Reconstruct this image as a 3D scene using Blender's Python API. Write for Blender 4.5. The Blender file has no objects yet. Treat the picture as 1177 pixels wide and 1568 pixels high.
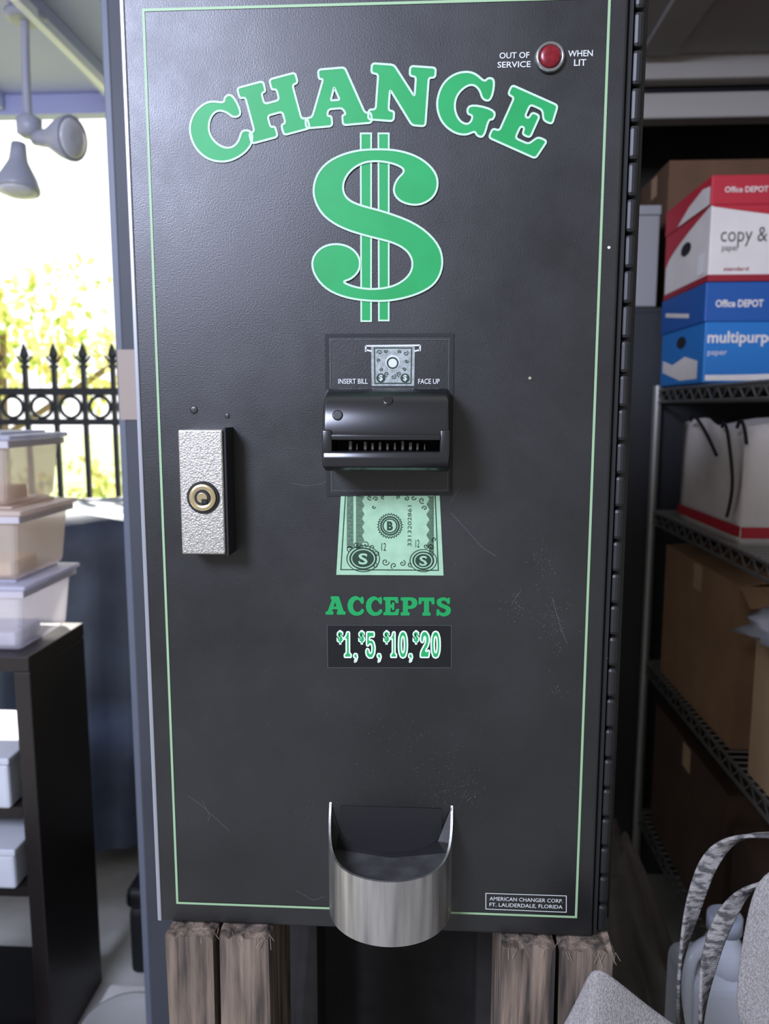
import bpy, bmesh, math, random
from mathutils import Vector, Matrix, Euler, noise
from mathutils.geometry import tessellate_polygon
random.seed(7)
scene = bpy.context.scene
scene.view_settings.view_transform = 'Standard'
coll = scene.collection

# ------------------------------------------------------------------ helpers
def lin(c):
    out = []
    for v in c:
        v = v / 255.0
        out.append(v / 12.92 if v <= 0.04045 else ((v + 0.055) / 1.055) ** 2.4)
    return (out[0], out[1], out[2], 1.0)

def mat(name, rgb, rough=0.6, metal=0.0, rgb2=None, scale=20.0, bump=0.0, spec=0.5,
        stretch=(1, 1, 1), detail=4.0, lo=0.35, hi=0.65, bscale=None, trans=0.0, coat=0.0, translucent=0.0, alpha=1.0):
    m = bpy.data.materials.new(name)
    m.use_nodes = True
    nt = m.node_tree
    b = nt.nodes['Principled BSDF']
    b.inputs['Base Color'].default_value = lin(rgb)
    b.inputs['Roughness'].default_value = rough
    b.inputs['Metallic'].default_value = metal
    b.inputs['Specular IOR Level'].default_value = spec
    b.inputs['Transmission Weight'].default_value = trans
    b.inputs['Coat Weight'].default_value = coat
    b.inputs['Alpha'].default_value = alpha
    tc = nt.nodes.new('ShaderNodeTexCoord')
    mp = nt.nodes.new('ShaderNodeMapping')
    mp.inputs['Scale'].default_value = stretch
    nt.links.new(tc.outputs['Object'], mp.inputs['Vector'])
    if rgb2 is not None:
        n = nt.nodes.new('ShaderNodeTexNoise')
        n.inputs['Scale'].default_value = scale
        n.inputs['Detail'].default_value = detail
        nt.links.new(mp.outputs['Vector'], n.inputs['Vector'])
        r = nt.nodes.new('ShaderNodeValToRGB')
        r.color_ramp.elements[0].position = lo
        r.color_ramp.elements[1].position = hi
        r.color_ramp.elements[0].color = lin(rgb)
        r.color_ramp.elements[1].color = lin(rgb2)
        nt.links.new(n.outputs['Fac'], r.inputs['Fac'])
        nt.links.new(r.outputs['Color'], b.inputs['Base Color'])
    if bump > 0:
        n2 = nt.nodes.new('ShaderNodeTexNoise')
        n2.inputs['Scale'].default_value = bscale or scale
        n2.inputs['Detail'].default_value = 5
        nt.links.new(mp.outputs['Vector'], n2.inputs['Vector'])
        bp = nt.nodes.new('ShaderNodeBump')
        bp.inputs['Strength'].default_value = bump
        bp.inputs['Distance'].default_value = 0.002
        nt.links.new(n2.outputs['Fac'], bp.inputs['Height'])
        nt.links.new(bp.outputs['Normal'], b.inputs['Normal'])
    if translucent > 0:
        tr = nt.nodes.new('ShaderNodeBsdfTranslucent'); tr.inputs['Color'].default_value = lin(rgb)
        mx = nt.nodes.new('ShaderNodeMixShader'); mx.inputs['Fac'].default_value = translucent
        nt.links.new(b.outputs['BSDF'], mx.inputs[1]); nt.links.new(tr.outputs['BSDF'], mx.inputs[2])
        nt.links.new(mx.outputs['Shader'], nt.nodes['Material Output'].inputs['Surface'])
    return m

def group(name):
    e = bpy.data.objects.new(name, None)
    e.empty_display_size = 0.05
    coll.objects.link(e)
    return e

def add(name, verts, faces, m, parent=None, smooth=False, bevel=0.0, seg=2, sub=0, solid=0.0):
    me = bpy.data.meshes.new(name)
    me.from_pydata([tuple(v) for v in verts], [], faces)
    me.update()
    o = bpy.data.objects.new(name, me)
    coll.objects.link(o)
    if m: me.materials.append(m)
    if smooth:
        for p in me.polygons: p.use_smooth = True
    if solid:
        s = o.modifiers.new('solid', 'SOLIDIFY'); s.thickness = solid; s.offset = 0
    if bevel:
        b = o.modifiers.new('bevel', 'BEVEL'); b.width = bevel; b.segments = seg; b.limit_method = 'ANGLE'
    if sub:
        s = o.modifiers.new('sub', 'SUBSURF'); s.levels = sub; s.render_levels = sub
    if parent: o.parent = parent
    return o

def fixn(o):
    bm = bmesh.new(); bm.from_mesh(o.data)
    bmesh.ops.recalc_face_normals(bm, faces=bm.faces)
    bm.to_mesh(o.data); bm.free()
    return o

def boxvf(x0, x1, y0, y1, z0, z1):
    v = [(x0,y0,z0),(x1,y0,z0),(x1,y1,z0),(x0,y1,z0),(x0,y0,z1),(x1,y0,z1),(x1,y1,z1),(x0,y1,z1)]
    f = [(0,3,2,1),(4,5,6,7),(0,1,5,4),(1,2,6,5),(2,3,7,6),(3,0,4,7)]
    return v, f

def box(name, x0, x1, y0, y1, z0, z1, m, parent=None, bevel=0.0, seg=2):
    v, f = boxvf(x0, x1, y0, y1, z0, z1)
    return add(name, v, f, m, parent, bevel=bevel, seg=seg)

def multi(name, boxes, m, parent=None, bevel=0.0):
    V, F = [], []
    for b in boxes:
        v, f = boxvf(*b); o = len(V)
        V += v; F += [tuple(i + o for i in q) for q in f]
    return add(name, V, F, m, parent, bevel=bevel)

def lathe(name, prof, origin, axis, m, parent=None, n=32, smooth=True):
    ax = Vector(axis).normalized()
    q = Vector((0, 0, 1)).rotation_difference(ax)
    V, F = [], []
    for (r, h) in prof:
        for i in range(n):
            a = 2 * math.pi * i / n
            V.append(Vector(origin) + q @ Vector((r * math.cos(a), r * math.sin(a), h)))
    for k in range(len(prof) - 1):
        for i in range(n):
            j = (i + 1) % n
            F.append((k*n+i, k*n+j, (k+1)*n+j, (k+1)*n+i))
    F.append(tuple(reversed(range(n))))
    F.append(tuple(range((len(prof)-1)*n, len(prof)*n)))
    o = add(name, V, F, m, parent)
    if smooth:
        for p in o.data.polygons:
            p.use_smooth = len(p.vertices) == 4
    return o

def tube(name, paths, r, m, parent=None, cyclic=False, smooth=False, res=3):
    cu = bpy.data.curves.new(name, 'CURVE'); cu.dimensions = '3D'
    cu.bevel_depth = r; cu.bevel_resolution = res
    for p in paths:
        s = cu.splines.new('NURBS' if smooth else 'POLY')
        s.points.add(len(p) - 1)
        for i, q in enumerate(p): s.points[i].co = (q[0], q[1], q[2], 1)
        s.use_cyclic_u = cyclic
        if smooth: s.order_u = 3; s.use_endpoint_u = True
    o = bpy.data.objects.new(name, cu); coll.objects.link(o)
    cu.materials.append(m)
    if parent: o.parent = parent
    return o

# rectification of measurements of the flat door into metres on the door plane
ZC = 0.95
def rect(u, v):
    x = (u - 588.5) / 1180; y = (784 - v) / 1180
    dy = .9896 + .0545*x + .1331*y
    t = .5687 / dy
    return (.0393 + t*(-.054 + .9985*x - .0073*y), ZC + .3983 + t*(-.1333 + .9911*y))

# ------------------------------------------------------------------ materials
M_panel = mat('painted_steel', (20,20,20), rough=0.5, rgb2=(34,34,33), scale=7, detail=10, lo=.4, hi=.75, bump=0.10, bscale=900, spec=0.6)
nt = M_panel.node_tree; bs = nt.nodes['Principled BSDF']
tc = nt.nodes.new('ShaderNodeTexCoord')
n = nt.nodes.new('ShaderNodeTexNoise'); n.inputs['Scale'].default_value = 14; n.inputs['Detail'].default_value = 8; n.inputs['Roughness'].default_value = .7
nt.links.new(tc.outputs['Object'], n.inputs['Vector'])
mr = nt.nodes.new('ShaderNodeMapRange'); mr.inputs['From Min'].default_value=.35; mr.inputs['From Max'].default_value=.7; mr.inputs['To Min'].default_value=.36; mr.inputs['To Max'].default_value=.47
nt.links.new(n.outputs['Fac'], mr.inputs['Value']); nt.links.new(mr.outputs['Result'], bs.inputs['Roughness'])
M_dark = mat('cabinet_steel', (18,18,18), rough=0.5)
M_rim = mat('pale_edge', (150,152,156), rough=0.35, metal=0.4)  # paler grey for the strip along the door's left edge
M_green = mat('green_vinyl', (16,134,68), rough=0.5, rgb2=(20,140,74), scale=30, spec=.35)
M_white = mat('pale_outline', (168,194,170), rough=0.5, spec=.3)
M_stripe = mat('pale_green_stripe', (136,164,126), rough=0.5, spec=.3)
M_text = mat('white_print', (188,190,186), rough=0.5)
M_black = mat('black_plastic', (15,15,17), rough=0.26, spec=0.7)
M_blackm = mat('black_matte', (10,10,11), rough=0.7)
M_chrome = mat('chrome', (170,172,176), rough=0.2, metal=1.0)
M_brush = mat('brushed_steel', (150,149,147), rough=0.42, metal=1.0, rgb2=(200,198,194), scale=110, stretch=(1,1,.06), bump=0.06, bscale=600)
M_cast = mat('cast_lock', (180,176,166), rough=0.42, metal=0.85, rgb2=(152,148,138), scale=420, bump=0.35, bscale=800)
M_brass = mat('brass', (230,212,170), rough=0.25, metal=1.0)
M_red = mat('red_lens', (96,10,20), rough=0.3, spec=0.4, rgb2=(116,16,28), scale=300)
M_bill = mat('bill_print', (148,182,150), rough=0.5, rgb2=(138,172,141), scale=120, spec=.3)
M_billink = mat('bill_ink', (34,56,42), rough=0.5, spec=.3)
M_billgrey = mat('bill_grey', (150,156,152), rough=0.5, rgb2=(120,126,122), scale=400)
M_dust = mat('dust', (84,82,79), rough=0.9)

# ------------------------------------------------------------------ change machine
CM = group('change_machine')
DL, DR, DB, DT = -0.1755, 0.1735, 0.9325, 1.668
box('door_panel', DL, DR, 0, .02, DB, DT, M_panel, CM, bevel=.0025, seg=3)
box('door_edge_trim', DL-.0014, DL+.0020, -.0006, .019, DB+.001, DT, M_rim, CM, bevel=.0008)
box('cabinet_body', -0.171, .192, .0215, .33, .9335, 1.672, M_dark, CM, bevel=.002)
box('hinge_leaf', .1745, .1775, .004, .0215, DB, DT, M_blackm, CM)
kn = []
z = DB
while z < DT - .02:
    kn.append((.1783, .1862, .006, .0215, z, z + .0235)); z += .0245
multi('piano_hinge', kn, M_dark, CM, bevel=.003)

def flat(name, pts, m, y, parent=CM, holes=()):
    loops = [[Vector((p[0], p[1], 0)) for p in pts]] + [[Vector((p[0], p[1], 0)) for p in h] for h in holes]
    tris = tessellate_polygon(loops)
    V = [(q.x, y, q.y) for l in loops for q in l]
    F = []
    for t in tris:
        a, b, c = [Vector(V[i]) for i in t]
        nn = (b - a).cross(c - a)
        F.append(tuple(t) if nn.y < 0 else tuple(reversed(t)))
    return add(name, V, F, m, parent)

def ribbon(name, loops, w, m, y, parent=CM, closed=True):
    V, F = [], []
    for L in loops:
        n = len(L); base = len(V)
        for i in range(n):
            p = Vector(L[i])
            a = Vector(L[i-1]) if (closed or i > 0) else None
            b = Vector(L[(i+1) % n]) if (closed or i < n-1) else None
            if a is None: a = p - (b - p)
            if b is None: b = p + (p - a)
            d1 = (p - a); d2 = (b - p)
            if d1.length < 1e-9: d1 = d2
            if d2.length < 1e-9: d2 = d1
            d1 = d1.normalized(); d2 = d2.normalized()
            n1 = Vector((-d1.y, d1.x)); n2 = Vector((-d2.y, d2.x))
            mm = n1 + n2
            if mm.length < 1e-4: mm = n1
            mm.normalize()
            k = w / max(mm.dot(n1), .5)
            q1 = p + mm*k; q2 = p - mm*k
            V += [(q1.x, y, q1.y), (q2.x, y, q2.y)]
        for i in range(n if closed else n-1):
            j = (i+1) % n
            F.append((base+2*i, base+2*j, base+2*j+1, base+2*i+1))
    return add(name, V, F, m, parent)

def roundpoly(pts, r, seg=4):
    out = []; n = len(pts)
    for i in range(n):
        p = Vector(pts[i]); a = Vector(pts[i-1]); b = Vector(pts[(i+1) % n])
        la = (a-p).length; lb = (b-p).length
        ra = min(r, la*.5); rb = min(r, lb*.5)
        s = p + (a-p).normalized()*ra; e = p + (b-p).normalized()*rb
        for k in range(seg+1):
            t = k/seg
            q = s*(1-t)**2 + p*2*t*(1-t) + e*t*t
            if not out or (Vector(out[-1]) - q).length > 1e-5: out.append((q.x, q.y))
    if (Vector(out[0]) - Vector(out[-1])).length < 1e-5: out.pop()
    return out

G = {
 'C': (92, 40, [(72,90),(76,100),(90,100),(92,60),(76,60),(70,74),(58,84),(44,80),(33,66),(29,50),(33,32),(44,18),(58,15),(70,22),(80,36),(94,28),(90,12),(76,0),(54,-5),(34,-3),(14,9),(2,28),(-2,50),(2,74),(16,93),(36,103),(54,103)], []),
 'H': (105, 6, [(0,0),(47,0),(47,19),(39,19),(39,40),(66,40),(66,19),(58,19),(58,0),(105,0),(105,19),(95,19),(95,81),(105,81),(105,100),(58,100),(58,81),(66,81),(66,61),(39,61),(39,81),(47,81),(47,100),(0,100),(0,81),(10,81),(10,19),(0,19)], []),
 'A': (118, 6, [(0,0),(47,0),(47,18),(39,18),(42,30),(68,30),(73,18),(66,18),(66,0),(118,0),(118,18),(107,18),(78,101),(30,101),(30,84),(38,84),(12,18),(0,18)], [[(48,45),(64,45),(56,68)]]),
 'N': (110, 6, [(0,0),(44,0),(44,18),(34,18),(34,56),(76,-5),(99,-5),(99,82),(110,82),(110,100),(66,100),(66,82),(77,82),(77,46),(38,100),(0,100),(0,82),(12,82),(12,18),(0,18)], []),
 'G': (100, 26, [(72,92),(76,101),(89,101),(91,62),(75,62),(68,76),(56,84),(44,80),(33,66),(29,50),(33,32),(44,18),(56,14),(64,18),(66,32),(54,32),(54,50),(102,50),(102,32),(93,32),(93,-1),(80,-1),(75,7),(62,-4),(40,-5),(16,7),(2,28),(-2,50),(2,74),(16,93),(36,103),(54,103)], []),
 'E': (92, 6, [(0,0),(88,0),(94,36),(77,36),(67,18),(42,18),(42,41),(50,41),(50,29),(65,29),(65,71),(50,71),(50,59),(42,59),(42,82),(65,82),(74,66),(90,66),(86,100),(0,100),(0,82),(12,82),(12,18),(0,18)], []),
 'P': (90, 5, [(0,0),(50,0),(50,18),(40,18),(40,36),(62,36),(82,44),(92,60),(92,78),(82,93),(62,100),(0,100),(0,82),(12,82),(12,18),(0,18)], [[(40,54),(54,54),(62,62),(62,74),(54,82),(40,82)]]),
 'T': (90, 5, [(22,0),(68,0),(68,18),(59,18),(59,80),(70,80),(74,62),(90,62),(88,100),(2,100),(0,62),(16,62),(20,80),(31,80),(31,18),(22,18)], []),
 'S': (92, 22, [(86,101),(74,101),(71,93),(58,102),(34,102),(8,92),(2,72),(12,54),(36,44),(56,38),(62,30),(54,19),(40,16),(24,24),(17,38),(2,38),(2,-1),(14,-1),(19,7),(34,-2),(56,-3),(82,6),(94,28),(86,50),(60,61),(38,67),(32,75),(38,84),(52,84),(66,76),(71,64),(86,64)], []),
}
def glyph(ch, bx, by, w, h, ang, name, y, outline=True):
    gw, r, outer, holes = G[ch]
    a = math.radians(ang)
    def T(p):
        lx = (p[0]/gw - .5)*w; ly = p[1]/100*h
        u = bx + lx*math.cos(a) + ly*math.sin(a)
        v = by + lx*math.sin(a) - ly*math.cos(a)
        return rect(u, v)
    out = [T(p) for p in roundpoly(outer, r)]
    hs = [[T(p) for p in roundpoly(hh, 3)] for hh in holes]
    flat(name + '_fill', out, M_green, y, CM, hs)
    if outline:
        ribbon(name + '_outline', [out] + hs, .00072, M_white, y - .0002)

for i, (ch, bx, by, w, h, ang) in enumerate([
    ('C', 354, 242, 86, 89, -24), ('H', 430, 209, 92, 88, -15), ('A', 519, 193, 101, 87, -5),
    ('N', 612, 187, 98, 86, 4), ('G', 704, 202, 88, 89, 13), ('E', 785, 228, 82, 88, 24)]):
    glyph(ch, bx, by, w, h, ang, 'letter_' + ch.lower(), -.0005 - .00001*i)

def pr(L): return [rect(*p) for p in L]
bars = [[(552,205),(568,205),(568,492),(553,492)], [(579,205),(595,205),(595,491),(580,491)]]
for i, b in enumerate(bars):
    flat('dollar_bar_%d' % i, pr(b), M_green, -.0005)
    ribbon('dollar_bar_line_%d' % i, [pr(b)], .0006, M_white, -.0007)
S = [(575,229),(612,231),(645,243),(667,264),(671,286),(662,305),(640,316),(614,311),(601,296),(606,276),(622,262),(606,252),(580,247),(556,249),(535,262),(524,282),(527,302),(545,314),(590,325),(640,344),(672,374),(679,405),(668,434),(642,450),(606,460),(573,462),(530,457),(498,443),(480,420),(477,398),(490,380),(512,373),(536,378),(551,394),(551,414),(538,428),(522,432),(545,441),(573,444),(604,439),(626,424),(633,405),(626,386),(604,372),(565,363),(525,351),(496,333),(482,310),(479,287),(488,262),(508,244),(540,232)]
Sp = pr(roundpoly(S, 100))
flat('dollar_s', Sp, M_green, -.0009)
ribbon('dollar_s_outline', [Sp], .0007, M_white, -.0011)

st = [(-.16, ZC), (.16, ZC), (.16, ZC+.673), (-.16, ZC+.673)]
ribbon('pinstripe', [st], .0009, M_stripe, -.0004)

def text(name, s, x0, x1, z0, z1, m, y, parent=CM, off=0.0, rot='front'):
    cu = bpy.data.curves.new(name, 'FONT'); cu.body = s; cu.size = 1; cu.align_x = 'CENTER'
    cu.offset = off; cu.resolution_u = 3
    o = bpy.data.objects.new(name + '_tmp', cu); coll.objects.link(o)
    bpy.context.view_layer.update()
    dg = bpy.context.evaluated_depsgraph_get()
    me = bpy.data.meshes.new_from_object(o.evaluated_get(dg))
    bpy.data.objects.remove(o)
    xs = [v.co.x for v in me.vertices]; ys = [v.co.y for v in me.vertices]
    ax, bx, ay, by = min(xs), max(xs), min(ys), max(ys)
    for v in me.vertices:
        fx = (v.co.x-ax)/(bx-ax); fy = (v.co.y-ay)/(by-ay)
        if rot == 'front': v.co = Vector((x0+(x1-x0)*fx, y, z0+(z1-z0)*fy))
        elif rot == 'vert': v.co = Vector((x1-(x1-x0)*fy, y, z0+(z1-z0)*fx))
    me.materials.clear(); me.materials.append(m)
    ob = bpy.data.objects.new(name, me); coll.objects.link(ob); ob.parent = parent
    return ob
def ptext(name, s, u0, v0, u1, v1, m, y, off=0.0, rot='front'):
    a = rect(u0, v1); b = rect(u1, v0)
    return text(name, s, a[0], b[0], a[1], b[1], m, y, CM, off, rot)

ptext('print_out_of', 'OUT OF', 764, 80, 810, 90.5, M_text, -.0005, .012)
ptext('print_service', 'SERVICE', 761, 94, 812, 104.5, M_text, -.0005, .012)
ptext('print_when', 'WHEN', 869, 77, 907, 87.5, M_text, -.0005, .012)
ptext('print_lit', 'LIT', 878, 91, 897, 101.5, M_text, -.0005, .012)
cx, cz = rect(841, 89)
lathe('indicator_ring', [(.0102,0),(.0102,.002),(.0092,.0035),(.0078,.0035),(.0075,.001)], (cx,.0,cz), (0,-1,0), M_chrome, CM)
lathe('indicator_lens', [(.0074,.001),(.0072,.0032),(.006,.0040),(.004,.0044),(.0015,.0045)], (cx,0,cz), (0,-1,0), M_red, CM)

us = [(514,0),(545,0),(573,0),(599,0),(626,0),(653,0),(679,0)]
for i, ch in enumerate('ACCEPTS'):
    w = [31,25,25,24,25,25,23][i]
    glyph(ch, us[i][0], 941 + i*.3, w, 28, 0, 'accepts_%d' % i, -.0005, outline=False)

# price label with thick outlined numerals traced as own glyphs
lab = pr([(501,957),(691,957),(691,1022),(502,1022)])
M_label = mat('label_black', (17,17,18), rough=0.4, spec=.35)
flat('price_label', lab, M_label, -.0004)
ribbon('price_label_edge', [lab], .00022, mat('label_edge', (66,68,68), rough=.5), -.0005)
M_pw = mat('price_white', (205,232,212), rough=.5)
M_pg = mat('price_green', (20,150,78), rough=.5)
D = {
 '1': [[(0,78),(22,84),(34,100),(70,100),(70,16),(92,14),(92,0),(4,0),(4,14),(28,16),(28,74),(0,70)]],
 '5': [[(10,100),(88,100),(88,80),(40,80),(38,66),(58,70),(84,62),(98,40),(92,14),(70,-2),(34,-3),(6,8),(0,26),(14,36),(34,32),(38,18),(52,14),(64,24),(64,42),(54,54),(38,52),(28,44),(8,46)]],
 '0': [[(50,103),(22,98),(4,78),(0,50),(4,22),(22,2),(50,-3),(78,2),(96,22),(100,50),(96,78),(78,98)], [(50,84),(62,76),(66,50),(62,24),(50,16),(38,24),(34,50),(38,76)]],
 '2': [[(4,72),(10,92),(34,103),(66,102),(92,88),(98,66),(84,44),(56,26),(72,22),(84,30),(98,26),(92,0),(2,0),(6,22),(30,40),(56,58),(60,74),(50,84),(40,78),(40,64),(24,56),(8,62)]],
 ',': [[(30,100),(80,96),(98,60),(70,10),(30,-4),(34,20),(54,44),(20,50),(6,76)]],
}
def digit(nm, ch, u0, v0, u1, v1):
    L = [[rect(u0+(u1-u0)*p[0]/100, v1+(v0-v1)*p[1]/100) for p in roundpoly(l, 9)] for l in D[ch]]
    flat(nm + '_fill', L[0], M_pg, -.0008, CM, L[1:])
    ribbon(nm + '_outline', L, .00055, M_pw, -.00095)
def dsign(nm, u0, v0, u1, v1):
    ptext(nm + '_halo', '$', u0-1.4, v0-1.4, u1+1.4, v1+1.4, M_pw, -.0007, .05)
    ptext(nm, '$', u0+.6, v0+1, u1-.6, v1-1, M_pg, -.0009, .03)
dsign('price_dollar_a', 517, 966, 525, 985); digit('price_one', '1', 527, 967, 539, 1006); digit('price_comma_a', ',', 541, 1000, 548, 1013)
dsign('price_dollar_b', 550, 966, 558, 985); digit('price_five', '5', 560, 967, 575, 1006); digit('price_comma_b', ',', 577, 1000, 584, 1013)
dsign('price_dollar_c', 588, 966, 596, 985); digit('price_ten_one', '1', 598, 967, 608, 1006); digit('price_ten_zero', '0', 610, 967, 624, 1006); digit('price_comma_c', ',', 625, 1000, 632, 1013)
dsign('price_dollar_d', 633, 966, 641, 985); digit('price_twenty_two', '2', 643, 967, 658, 1006); digit('price_twenty_zero', '0', 660, 967, 674, 1006)

r_ = pr([(744,1367),(867,1371),(867,1396),(744,1391)])
ribbon('maker_label_border', [r_], .0003, M_text, -.0005)
zt_ = max(p[1] for p in r_); zb_ = min(p[1] for p in r_)
xa = min(p[0] for p in r_); xb = max(p[0] for p in r_)
zm = (zt_+zb_)/2
text('maker_line_a', 'AMERICAN CHANGER CORP.', xa+.003, xb-.003, zm+.0009, zm+.0041, M_text, -.0005, CM, .006)
text('maker_line_b', 'FT. LAUDERDALE, FLORIDA', xa+.003, xb-.003, zm-.0047, zm-.0010, M_text, -.0005, CM, .006)

# lower bill decal
B = [(522,757),(673,757),(679,881),(515,880)]
flat('bill_decal', pr(B), M_bill, -.0005)
ribbon('bill_decal_border', [pr([(529,757),(666,757),(671,873),(522,872)])], .0004, M_billink, -.0006)
def disc(u, v, r, n=28, sx=1.0):
    return [rect(u + sx*r*math.cos(2*math.pi*i/n), v + r*math.sin(2*math.pi*i/n)) for i in range(n)]
for i, (u, v, rr, sx) in enumerate([(556,855,17,1.25),(648,858,14,1.2)]):
    flat('bill_corner_%d' % i, disc(u, v, rr, sx=sx), M_billink, -.00065)
    ribbon('bill_corner_ring_%d' % i, [disc(u, v, rr-3, sx=sx)], .0004, M_bill, -.0008)
    ribbon('bill_corner_outer_%d' % i, [disc(u, v, rr+3, sx=sx)], .0003, M_billink, -.0008)
ptext('bill_dollar_a', 'S', 549, 847, 563, 864, M_bill, -.0009, .02)
ptext('bill_dollar_b', 'S', 642, 851, 654, 866, M_bill, -.0009, .02)
flat('bill_seal', disc(597,805,15), M_billink, -.00065)
flat('bill_seal_centre', disc(597,805,9.5), M_bill, -.0008)
ribbon('bill_seal_ring', [disc(597,805,12)], .0002, M_bill, -.0008)
saw = [rect(597+(19 if i%2 else 16.5)*math.cos(2*math.pi*i/56), 805+(19 if i%2 else 16.5)*math.sin(2*math.pi*i/56)) for i in range(56)]
ribbon('bill_seal_saw', [saw], .0003, M_billink, -.00068)
ptext('bill_seal_letter', 'B', 592.5, 798, 601.5, 812, M_billink, -.0009, .05)
sc = []
def strips(name, L, w, m, y):
    V, F = [], []
    for P in L:
        for i in range(len(P)-1):
            a = Vector(P[i]); b = Vector(P[i+1]); d = (b-a)
            if d.length < 1e-7: continue
            d.normalize(); nn = Vector((-d.y, d.x))*w
            o = len(V)
            for q in (a-nn, b-nn, b+nn, a+nn): V.append((q.x, y, q.y))
            F.append((o, o+1, o+2, o+3))
    return add(name, V, F, m, CM)
for k in range(38):
    v = 760 + k*2.1
    sc.append(pr([(531, v), (536+2*math.sin(k*1.1), v+.6), (541, v)]))
    sc.append(pr([(545, v), (550+2*math.sin(k*.9), v), (556+1.5*math.cos(k), v+.8)]))
for k in range(46):
    v = 760 + k*2.0
    sc.append(pr([(655+2*math.sin(k*.8), v), (660, v+.8), (664, v)]))
def curl(u, v, r, turns, ph, sx=1):
    return [rect(u + sx*r*(1-i/26)*math.cos(ph+turns*2*math.pi*i/24), v + r*(1-i/26)*math.sin(ph+turns*2*math.pi*i/24)) for i in range(25)]
for (u, v, r, t, ph) in [(546,834,6,1.3,0),(536,840,5,1.2,2),(560,834,5,1.2,4),(570,838,5,1.3,1),(577,848,5,1.2,3),(590,860,6,1.3,0),(603,866,5,1.2,2),(616,862,5,1.3,5),(628,864,4,1.2,1),(660,838,5,1.3,3),(652,836,4,1.2,0),(665,826,4,1.1,2),(574,866,5,1.1,4),(566,762,4,1.2,1),(575,764,4,1.2,3),(586,761,3,1.2,1),(610,761,3,1.2,2),(622,763,4,1.2,5),(633,762,4,1.1,0),(646,766,5,1.2,1),(650,778,4,1.2,3),(572,776,3,1,0)]:
    sc.append(curl(u, v, r, t, ph))
strips('bill_engraving', sc, .00032, M_billink, -.0007)
ptext('bill_serial', '3313202861', 624, 774, 630, 836, M_billink, -.0007, .0, 'vert')
ptext('bill_serial_b', '12', 636, 826, 642, 838, M_billink, -.0007, .0)
ptext('bill_serial_c', '12', 584, 831, 591, 843, M_billink, -.0007, .0)

# bill acceptor
pl = pr([(500,514),(692,513),(690,756),(502,757)])
flat('acceptor_plate', pl, M_panel, -.0006)
ribbon('acceptor_plate_edge', [pl], .0012, M_blackm, -.0009)
ribbon('acceptor_plate_inner', [pr([(506,521),(687,520),(685,750),(508,751)])], .0003, mat('edge_grey', (64,66,68), rough=.4), -.001)
flat('bill_picture', pr([(568,530),(635,530),(634,591),(569,591)]), M_billgrey, -.001)
ribbon('bill_picture_border', [pr([(573,533),(630,533),(629,587),(574,587)])], .0004, M_billink, -.0012)
flat('bill_picture_seal', disc(601,555,11), M_text, -.0012)
ribbon('bill_picture_seal_ring', [disc(601,556,8)], .0006, M_billink, -.0013)
strips('bill_picture_engraving', [curl(u, v, r, 1.3, u) for (u, v, r) in [(581,540,4),(590,538,3),(612,539,3),(621,541,4),(580,552,3),(622,553,3),(592,573,4),(602,577,4),(611,573,4),(583,566,3),(619,566,3)]], .0003, M_billink, -.0012)
flat('bill_picture_corner_a', disc(583,579,7), M_billink, -.0012)
flat('bill_picture_corner_b', disc(620,579,7), M_billink, -.0012)
ptext('bill_picture_s_a', '$', 580, 574, 586, 584, M_text, -.0014, .02)
ptext('bill_picture_s_b', '$', 617, 574, 623, 584, M_text, -.0014, .02)
strips('bracket_mark', [pr([(560,539),(560,530),(643,529),(643,538)]), pr([(560,536),(569,538)]), pr([(643,536),(634,538)])], .0006, M_text, -.0012)
ptext('print_insert_bill', 'INSERT BILL', 518, 580, 563, 588, M_text, -.0012, .012)
ptext('print_face_up', 'FACE UP', 640, 580, 673, 588, M_text, -.0012, .012)

HX = .0115
def prism(name, prof, x0, x1, m, bevel=.002, seg=3):
    n = len(prof)
    V = [(x0, p[0], p[1]) for p in prof] + [(x1, p[0], p[1]) for p in prof]
    F = [tuple(range(n)), tuple(reversed(range(n, 2*n)))]
    for i in range(n):
        j = (i+1) % n
        F.append((i, i+n, j+n, j))
    o = add(name, V, F, m, CM, bevel=bevel, seg=seg)
    fixn(o)
    for p in o.data.polygons: p.use_smooth = True
    return o
prism('hood_top', [(-.0006,1.3618),(-.014,1.3625),(-.025,1.3615),(-.033,1.3575),(-.0385,1.351),(-.042,1.342),(-.0435,1.333),(-.0435,1.3270),(-.0006,1.3270)], HX-.0435, HX+.0435, M_black, .0028, 4)
prism('hood_lip', [(-.0006,1.3195),(-.045,1.3195),(-.0465,1.314),(-.043,1.308),(-.034,1.305),(-.0006,1.304)], HX-.0435, HX+.0435, M_black, .0018)
prism('hood_cheek_left', [(-.0006,1.334),(-.0445,1.334),(-.0455,1.314),(-.0006,1.314)], HX-.0437, HX-.0365, M_black, .0015)
prism('hood_cheek_right', [(-.0006,1.334),(-.0445,1.334),(-.0455,1.314),(-.0006,1.314)], HX+.0365, HX+.0437, M_black, .0015)
prism('hood_frame', [(-.043,1.3305),(-.0455,1.3305),(-.0455,1.3270),(-.043,1.3270)], HX-.037, HX+.037, M_black, .0005)
box('hood_throat', HX-.036, HX+.036, -.018, -.001, 1.318, 1.330, M_blackm, CM)
random.seed(2)
M_teeth = mat('slot_rollers', (84,80,76), rough=.4)
multi('slot_rollers', [(HX-.026+i*.0052, HX-.026+i*.0052+random.uniform(.0008,.0022), -.036, -.018, 1.3200, 1.3240+random.uniform(0,.002)) for i in range(11)], M_teeth, CM, bevel=.0002)
lathe('hood_screw_a', [(.0036,0),(.0036,.0008),(.0028,.0012)], (HX-.033,-.0412,1.3435), (0,-1,.3), M_black, CM)
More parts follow.
